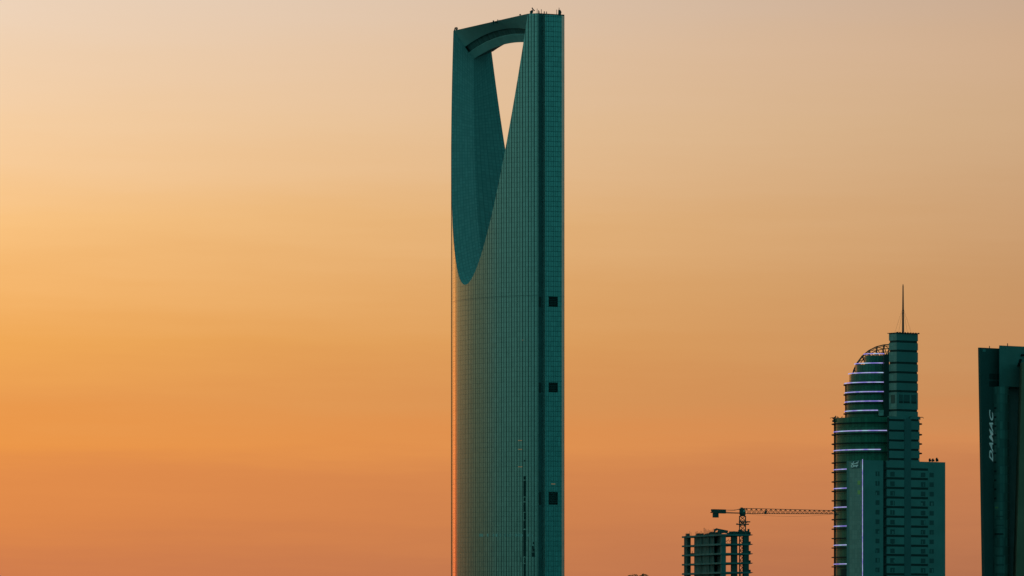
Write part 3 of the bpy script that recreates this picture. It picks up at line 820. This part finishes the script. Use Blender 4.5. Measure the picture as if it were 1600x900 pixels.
# right header, wing
m = MB(); Ah = W(1561.4, 0, 2052); Ah = (Ah.x, 2052.0); frh = (Ah, u4, v4); kH = along(1640, Ah, u4)
hB = P4(Ah, kH, 0); m.prism([Ah, hB, (hB[0], hB[1] + 14), (Ah[0] + 1.5, Ah[1] + 18)], zat(603.5, 2052), zat(539.6, 2052)); hd = m.build('top_header', M['header'], slabT)
m = MB(); m.fbox(frh, along(1575.5, Ah, u4), kH, 3.5, 5, 0, zat(603.4, 2056)); m.build('recess_wall', M['recess'], slabT)
wy = 2049
def wp(px, py, y): q = W(px, py, y); return (q.x, q.y, q.z)
m = MB()
zb_, zt_ = 0.0, zat(566, wy)
pbx = 1587 - 10 * (1036 - 900) / 325.0
bl = [((pbx - 800) * wy / F, wy, zb_), ((1660 - 800) * wy / F, wy, zb_), ((1660 - 800) * wy / F, wy + 12, zb_), ((pbx - 800) * wy / F, wy + 12, zb_)]
tl = [((1597.4 - 800) * wy / F, wy, zt_), ((1660 - 800) * wy / F, wy, zt_), ((1660 - 800) * wy / F, wy + 12, zt_), ((1597.4 - 800) * wy / F, wy + 12, zt_)]
m.hexa(bl + tl); m.build('right_wing', M['slab_light'], slabT)
# windows high on the left slab
for x0, x1 in ((1545.5, 1555.6), (1557, 1561.2)):
    for y0, y1 in ((584.5, 593.5), (596, 605)):
        m = MB(); m.fbox(fr4, along(x0, Af, u4), along(x1, Af, u4), -.06, .3, zat(y1, 2058), zat(y0, 2058)); m.build('window', M['bandwin'], ls)
for px, y0, y1, yy in ((1546, 545, 540.5, 2060), (1574.3, 541.5, 536.5, 2052)):
    m = MB(); m.bar(W(px, y0, yy), W(px, y1, yy), .3); m.build('roof_antenna', M['steel'], slabT)
for x0, x1, y0, y1, fr_, o_, par in ((1535.5, 1539.8, 545.5, 549.5, fr4, Af, ls), (1571.5, 1575.6, 541.8, 546.3, frh, Ah, hd)):
    m = MB(); m.fbox(fr_, along(x0, o_, u4), along(x1, o_, u4), -.08, .2, zat(y1, 2051), zat(y0, 2051)); m.build('access_panel', M['block'], par)
# vertical lettering
cu = bpy.data.curves.new('lettering', 'FONT'); cu.body = 'DAMAC'; cu.extrude = 0.02; cu.shear = 0.45; cu.offset = 0.02; cu.space_character = 1.05
to = bpy.data.objects.new('lettering', cu); col.objects.link(to)
dg = bpy.context.evaluated_depsgraph_get()
tme = bpy.data.meshes.new_from_object(to.evaluated_get(dg))
vs = [v.co.copy() for v in tme.vertices]; fs = [list(p.vertices) for p in tme.polygons]
bpy.data.objects.remove(to); bpy.data.curves.remove(cu)
x0 = min(v.x for v in vs); x1 = max(v.x for v in vs); y0 = min(v.y for v in vs); y1 = max(v.y for v in vs)
m = MB()
for v in vs:
    fx = (v.x - x0) / (x1 - x0); fy = (v.y - y0) / (y1 - y0)
    px = 1551.2 - 5.9 * fy; py = 721.5 - 81.5 * fx
    k = along(px, Af, u4); d = -.12 - (0.12 if v.z > 0 else 0)
    q = P4(Af, k, d); m.vert((q[0], q[1], zat(py, Af[1] + u4[1] * k)))
for f_ in fs: m.f.append(f_)
m.build('sign_lettering', M['letters'], ls)
# big dark letter on the header, cut by the picture edge
def hpt(px, py, d): k = along(px, Ah, u4); q = P4(Ah, k, d); return (q[0], q[1], zat(py, Ah[1] + u4[1] * k))
m = MB()
for poly in ([(1594.2, 556.6), (1608, 556.6), (1608, 553.3), (1595.6, 553.3)], [(1589.2, 572), (1608, 572), (1608, 568.6), (1593.6, 568.6), (1596.4, 561.4), (1593, 560.8)]):
    n_ = len(poly)
    a = [m.vert(hpt(x, y, -.35)) for x, y in poly]; b = [m.vert(hpt(x, y, -.02)) for x, y in poly]
    m.iface(a); m.iface(b[::-1])
    for k in range(n_): m.iface((a[k], a[(k + 1) % n_], b[(k + 1) % n_], b[k]))
m.build('dark_letter', M['dark_letters'], hd)

# ================================================================== building under construction
P5 = R_(15.8); u5 = (math.cos(P5), math.sin(P5)); v5 = (-math.sin(P5), math.cos(P5))
K5 = W(1128, 0, 1900); K5 = (K5.x, 1900.0); fr5 = (K5, u5, v5)
cb_ = thing('unfinished_building', 'unfinished concrete frame building with open floors below the tower crane', 'building', (K5[0], K5[1], 0))
k5 = lambda px: along(px, K5, u5); v5k = lambda px: along(px, K5, v5)
U5, V5 = k5(1170.3), v5k(1069.2)
ZTOP = zat(834.3, 1900); FH = 14.75 * 1900 / F
nf = int(ZTOP / FH)
tops5 = [ZTOP - FH * i for i in range(nf + 1)]
for i, z in enumerate(tops5):
    m = MB(); m.fbox(fr5, -.55, U5 + .45, -.35, V5 + 1.2, z - .62, z)
    m.fbox(fr5, U5 + .45, U5 + 1.25, .2, 1.0, z - .45, z - .12)
    m.build('floor_slab', M['concrete'], cb_)
zl = 0.0
def colm(a0, a1, b0, b1, name='column', material=M['concrete'], z1=None, z0=0.0):
    m = MB(); m.fbox(fr5, a0, a1, b0, b1, z0, (ZTOP - .3) if z1 is None else z1); return m.build(name, material, cb_)
colm(-.1, k5(1134.2), -.1, 1.4)
colm(k5(1144.6), k5(1152.6), .3, 1.6, material=M['concrete_dark'])
colm(k5(1162.2), k5(1170.3), 0, 1.6, material=M['concrete_dark'])
colm(-.1, 1.2, v5k(1074.4), V5, material=M['concrete_dark'])
for b in (16.5, 34, 42.5): colm(U5 - 1, U5, b, b + 1.1, material=M['concrete_dark'])
colm(4.8, 5.8, V5 - 1.1, V5, material=M['concrete_dark'])
for x0, x1, a, mt_ in ((1084.6, 1096.3, .55, 'infill'), (1097.6, 1108, .5, 'infill'), (1109, 1115.4, .8, 'infill'), (1096.1, 1097.8, 3.2, 'steel'), (1107.8, 1109.2, 3.2, 'steel'), (1115.4, 1127, 2.2, 'concrete_dark')):
    oa = (K5[0] + u5[0] * a, K5[1] + u5[1] * a); colm(a, a + .3, along(x1, oa, v5), along(x0, oa, v5), 'infill_wall', M[mt_])
# props and clutter seen in openings
m = MB(); zz = tops5[2]
for px, h in ((1077.5, 3), (1080.3, 5.5), (1081.5, 2)):
    k = v5k(px); q = (K5[0] + v5[0] * k, K5[1] + v5[1] * k); m.bar((q[0] + .3, q[1], zz), (q[0] + .3, q[1], zz + h * .225), .16)
k = v5k(1076.5); k2 = v5k(1083); m.fbox(fr5, .4, 1.2, k2, k, zz, zz + .45)
m.build('site_materials', M['steel'], cb_)
m = MB(); zz = tops5[1] + .9
for t in range(5): m.bar((K5[0] + u5[0] * (1.6 + .5 * t), 1901.5, zz), (K5[0] + u5[0] * (2.1 + .5 * t), 1901.5, zz + (.7 if t % 2 else -.6)), .12)
m.bar((K5[0] + 1.3, 1901.5, zz), (K5[0] + 4, 1901.5, zz + .1), .12)
m.build('scaffold_brace', M['steel'], cb_)
# top deck: formwork and starter bars
rt = random.Random(11)
for x0, x1, n_, h in ((1069, 1074, 5, 1.2), (1076, 1078, 2, 2.0), (1085, 1096, 9, 1.6), (1098, 1107, 9, 2.4), (1108, 1115, 6, 2.2)):
    m = MB()
    for t in range(n_):
        k = v5k(x0 + (x1 - x0) * t / max(1, n_ - 1)); q = (K5[0] + v5[0] * k + .4, K5[1] + v5[1] * k)
        hh = h * rt.uniform(.6, 1.1)
        m.bar((q[0], q[1], ZTOP), (q[0], q[1], ZTOP + hh), .09)
    m.fbox(fr5, .25, .55, v5k(x1) - .1, v5k(x0) + .1, ZTOP, ZTOP + .12)
    m.build('starter_bars', M['steel'], cb_)
for x0, x1, h, a in ((1069.5, 1074, .95, .4), (1085, 1095.5, .7, .5), (1098, 1104, .6, .5), (1105, 1116, 1.0, .6), (1114, 1120, 1.25, 1.2)):
    m = MB(); k0, k1 = v5k(x1), v5k(x0); n_ = max(2, int((x1 - x0) / 1.6))
    for t in range(n_):
        ka = k0 + (k1 - k0) * t / n_; kb_ = k0 + (k1 - k0) * (t + .8) / n_
        m.fbox(fr5, a, a + .5, ka, kb_, ZTOP, ZTOP + h * rt.uniform(.7, 1.1))
    m.build('formwork', M['concrete_dark'], cb_)
# leaning formwork tables by the corner
m = MB(); yq = 1903
m.bar(W(1115.5, 829, yq), W(1121, 826.5, yq), .8); m.bar(W(1119, 826.6, yq), W(1137.4, 830.2, yq), .55); m.bar(W(1137.4, 830.4, yq), W(1127, 832, yq), .7)
m.bar(W(1127, 829.5, yq), W(1136.5, 832, yq), .9); m.bar(W(1116, 832.5, yq), W(1118, 827.5, yq), .5); m.bar(W(1121, 833, yq), W(1123, 828, yq), .4); m.bar(W(1127, 834, yq), W(1127.4, 828.4, yq), .4)
m.build('formwork_table', M['concrete_dark'], cb_)
m = MB()
for t in range(12):
    x = 1138 + t * 2.9; hh = rt.uniform(.3, 1.0) if t < 5 else rt.uniform(.8, 1.9)
    ka = k5(x); m.fbox(fr5, ka, ka + .55, .2 + (t % 3) * .3, 1.4, ZTOP, ZTOP + hh)
m.fbox(fr5, k5(1144), k5(1171.6), 1.0, 1.5, ZTOP, ZTOP + .95)
m.build('edge_formwork', M['concrete_dark'], cb_)
m = MB()
for z in tops5[:6]:
    m.fbox(fr5, U5 + .02, U5 + .75, .3, .9, z - .1, z + .75); m.bar((K5[0] + u5[0] * (U5 + .5), 1902.8, z - .3), (K5[0] + u5[0] * (U5 + 1.5), 1902.8, z - .25), .14)
m.build('edge_brackets', M['steel'], cb_)

# ================================================================== tower crane
mq = (K5[0] + u5[0] * 12.25 + v5[0] * 14, K5[1] + u5[1] * 12.25 + v5[1] * 14)
cxp, cyp = (1160.2 - 800) * mq[1] / F, mq[1]
crane = thing('tower_crane', 'tower crane with long lattice jib above the unfinished concrete building', 'crane', (cxp, cyp, 0))
def zc_(py): return zat(py, cyp)
hw = 1.05
m = MB(); zm = zc_(806)
for sx2 in (-1, 1):
    for sy2 in (-1, 1): m.bar((cxp + sx2 * hw, cyp + sy2 * hw, 0), (cxp + sx2 * hw, cyp + sy2 * hw, zm), .3)
z = zm; st = 1.75; k = 0
while z > 1:
    zn = max(0, z - st)
    for s2 in (-1, 1):
        a, b = (-1, 1) if k % 2 else (1, -1)
        m.bar((cxp + a * hw, cyp + s2 * hw, z), (cxp + b * hw, cyp + s2 * hw, zn), .2)
        m.bar((cxp + s2 * hw, cyp + a * hw, z), (cxp + s2 * hw, cyp + b * hw, zn), .2)
        m.bar((cxp - hw, cyp + s2 * hw, zn), (cxp + hw, cyp + s2 * hw, zn), .16)
        m.bar((cxp + b * hw, cyp + s2 * hw, z), (cxp + a * hw, cyp + s2 * hw, zn), .16)
    z = zn; k += 1
m.build('mast', M['crane'], crane)
m = MB()
for y_, x0, x1 in ((815.4, 1154.5, 1172), (819.2, 1150.5, 1170)):
    a, b = W(x0, y_, cyp), W(x1, y_, cyp); m.box(a.x, b.x, cyp - 1.6, cyp + 1.6, a.z - .18, a.z + .18)
a = W(1155, 821, cyp); b = W(1165.4, 814.6, cyp)
for x in (1155.5, 1158, 1162.5, 1165): m.bar(W(x, 821.5, cyp - 1.2), W(x, 814.5, cyp - 1.2), .28)
m.bar(W(1155.5, 821, cyp - 1.2), W(1165, 815, cyp - 1.2), .25); m.bar(W(1150.6, 819.2, cyp), W(1152, 817.6, cyp), .3)
m.bar(W(1164.5, 817, cyp - 1), W(1168.5, 815, cyp - 1), .5)
m.build('climbing_platform', M['crane'], crane)
m = MB(); a, b = W(1155.4, 804.4, cyp), W(1165.2, 794, cyp)
xm = (a.x + b.x) / 2
m.hexa([(xm - .75, cyp - .8, zc_(806.8)), (xm + .75, cyp - .8, zc_(806.8)), (xm + .75, cyp + .8, zc_(806.8)), (xm - .75, cyp + .8, zc_(806.8)),
        (a.x + .05, cyp - 1.1, zc_(803.6)), (b.x - .05, cyp - 1.1, zc_(803.6)), (b.x - .05, cyp + 1.1, zc_(803.6)), (a.x + .05, cyp + 1.1, zc_(803.6))])
m.hexa([(a.x, cyp - 1.1, zc_(803.5)), (b.x, cyp - 1.1, zc_(803.5)), (b.x, cyp + 1.1, zc_(803.5)), (a.x, cyp + 1.1, zc_(803.5)),
        (a.x, cyp - 1.1, zc_(794.6)), (b.x - .35, cyp - 1.1, zc_(794.6)), (b.x - .35, cyp + 1.1, zc_(794.6)), (a.x, cyp + 1.1, zc_(794.6))])
m.hexa([(a.x + .3, cyp - .7, zc_(794.7)), (b.x - .6, cyp - .7, zc_(794.7)), (b.x - .6, cyp + .7, zc_(794.7)), (a.x + .3, cyp + .7, zc_(794.7)),
        (a.x + .4, cyp - .5, zc_(792.9)), (b.x - 1.2, cyp - .5, zc_(792.9)), (b.x - 1.2, cyp + .5, zc_(792.9)), (a.x + .4, cyp + .5, zc_(792.9))])
slew = m.build('slewing_head', M['crane'], crane)
m = MB(); q = W(1162.6, 798.6, cyp - 1.13); m.box(q.x - .3, q.x + .35, cyp - 1.3, cyp - 1.11, q.z - .25, q.z + .35); m.build('cab_window', M['pale_pane_and_reflection'], slew)
# jib runs to the right and away
jd = Vector((.70, .714, 0)).normalized()
JL = along(1306, (cxp, cyp), jd)
jn = Vector((-jd.y, jd.x, 0))
ztop_, zbot = zc_(794.2), zc_(802.4)
def jp(k, z, off=0): return Vector((cxp, cyp, 0)) + jd * k + jn * off + Vector((0, 0, z))
m = MB()
zend = zat(797.8, cyp + jd.y * JL)
zte = lambda k: ztop_ + (zend - ztop_) * (k / JL) + .25 * math.sin(math.pi * k / JL) * 0
m.bar(jp(.8, ztop_), jp(JL, zte(JL)), .2)
zbe = zat(802.9, cyp + jd.y * JL)
zbf = lambda k: zbot + (zbe - zbot) * k / JL
for o_ in (-.6, .6): m.bar(jp(.8, zbot, o_), jp(JL, zbe, o_), .2)
npn = 19; k0 = .8
for t in range(npn):
    ka = k0 + (JL - k0) * t / npn; kc = k0 + (JL - k0) * (t + 1) / npn; km = (ka + kc) / 2
    for o_ in (-.6, .6):
        m.bar(jp(ka, zbf(ka), o_), jp(km, zte(km)), .12); m.bar(jp(km, zte(km)), jp(kc, zbf(kc), o_), .12)
    m.bar(jp(kc, zbf(kc), -.6), jp(kc, zbf(kc), .6), .1)
m.build('jib', M['crane'], crane)
kt = along(1196.3, (cxp, cyp), jd)
m = MB(); m.bar(jp(kt - .3, zbf(kt) + .1), jp(kt + .35, zbf(kt) + 1.0), .55); m.bar(jp(kt - .6, zbf(kt) - .05), jp(kt + .6, zbf(kt) - .05), .3); m.build('trolley', M['steel'], crane)
kt = JL - .3
m = MB(); m.bar(jp(kt - .6, zbf(kt) - .1), jp(kt + 1.6, zbf(kt) - .1), .4); m.bar(jp(kt, zbf(kt)), jp(kt, zbf(kt) - 1.0), .4); m.bar(jp(kt - .5, zbf(kt) + .2), jp(kt + .5, zbf(kt) - .6), .3); m.build('hook_block', M['steel'], crane)
# slack hoist rope under the jib
m = MB(); pr = None
for t in range(17):
    f_ = t / 16; k = 2 + (JL - 3) * f_; p = jp(k, zbf(k) - 1.0 * math.sin(math.pi * f_) ** .8); 
    if pr is not None: m.bar(pr, p, .05)
    pr = p
m.build('hoist_rope', M['steel'], crane)
# counter jib towards the viewer
cd = -jd
def cp(k, z, off=0): return Vector((cxp, cyp, 0)) + cd * k + jn * off + Vector((0, 0, z))
ckA, ckB = along(1132.5, (cxp, cyp), cd), along(1112.5, (cxp, cyp), cd)
m = MB(); zcj = zat(801.2, cyp - 6)
for o_ in (-.6, .6): m.bar(cp(.8, zcj, o_), cp(ckB, zcj, o_), .34)
for t in range(8): m.bar(cp(1 + t * 1.5, zcj, -.6), cp(1 + t * 1.5, zcj, .6), .14)
m.build('counter_jib', M['crane'], crane)
m = MB()
yc = cyp + cd.y * (ckA + ckB) / 2
frc = ((cxp, cyp), (cd.x, cd.y), (jn.x, jn.y))
m.fbox(frc, ckA, ckB - .3, -.62, .62, zat(801, yc), zat(795.8, yc)); m.fbox(frc, ckB - 1.2, ckB, -.55, .55, zat(798.6, yc), zat(796.2, yc)); m.fbox(frc, ckA, ckB - 1.0, -.58, .58, zat(802.2, yc), zat(800.9, yc))
m.build('winch_housing', M['crane'], crane)
m = MB(); kq0, kq1 = along(1121, (cxp, cyp), cd), along(1115.3, (cxp, cyp), cd); m.fbox(frc, kq0, kq1, -.6, .6, zat(808.8, yc), zat(802, yc)); m.build('counterweight', M['concrete_dark'], crane)
m = MB(); m.bar(cp(.6, zc_(794.8)), cp(along(1147, (cxp, cyp), cd), zat(797.3, cyp - 4)), .17); m.bar(cp(along(1147, (cxp, cyp), cd), zat(797.3, cyp - 4)), cp(ckA, zat(798.4, yc)), .14)
m.bar(cp(.6, zc_(796.5)), cp(ckA, zat(796.2, yc)), .07)
m.build('pendant_line', M['steel'], crane)

# ================================================================== tree whose top shows at the bottom edge
TD = 700.0
tx = (998 - 800) * TD / F
tree = thing('tree', 'dark treetop just showing at the bottom edge left of the unfinished building', 'tree', (tx, TD, 0))
m = MB(); m.tube((tx, TD, 0), (tx + .3, TD, 6), .34, .26); m.tube((tx + .3, TD, 6), (tx, TD, 15), .26, .12)
rl = random.Random(5)
for k in range(9):
    a = rl.uniform(0, 6.28); m.tube((tx + .15, TD, rl.uniform(6, 13)), (tx + 1.9 * math.cos(a), TD + 1.9 * math.sin(a), rl.uniform(12, 18)), .12, .04, 6)
m.build('trunk', M['bark'], tree)
m = MB()
ztree = zat(896.6, TD)
cl = [(-.72, 0, ztree - .95, .95), (.62, .2, ztree - .9, .92), (-1.3, .6, ztree - 2.2, 1.1), (1.3, -.4, ztree - 2.2, 1.1), (0, -.9, ztree - 2.4, 1.3), (0, 1, ztree - 3, 1.6), (-1.8, -.3, ztree - 4.2, 1.5), (1.9, .4, ztree - 4.4, 1.5), (.3, -1.7, ztree - 4.6, 1.5), (0, .4, ztree - 5.5, 2.0)]
for x, y, z, r in cl:
    for k in range(int(420 * r)):
        d = Vector((rl.gauss(0, 1), rl.gauss(0, 1), rl.gauss(0, 1))).normalized() * r * rl.uniform(.45, 1.0) ** .6
        p = Vector((tx + x, TD + y, z)) + d
        e1 = Vector((rl.gauss(0, 1), rl.gauss(0, 1), rl.gauss(0, 1))).normalized() * rl.uniform(.08, .17); e2 = e1.orthogonal().normalized() * rl.uniform(.05, .09)
        m.face([p - e1, p + e2, p + e1, p - e2])
m.build('crown', M['leaf'], tree, fix=False)
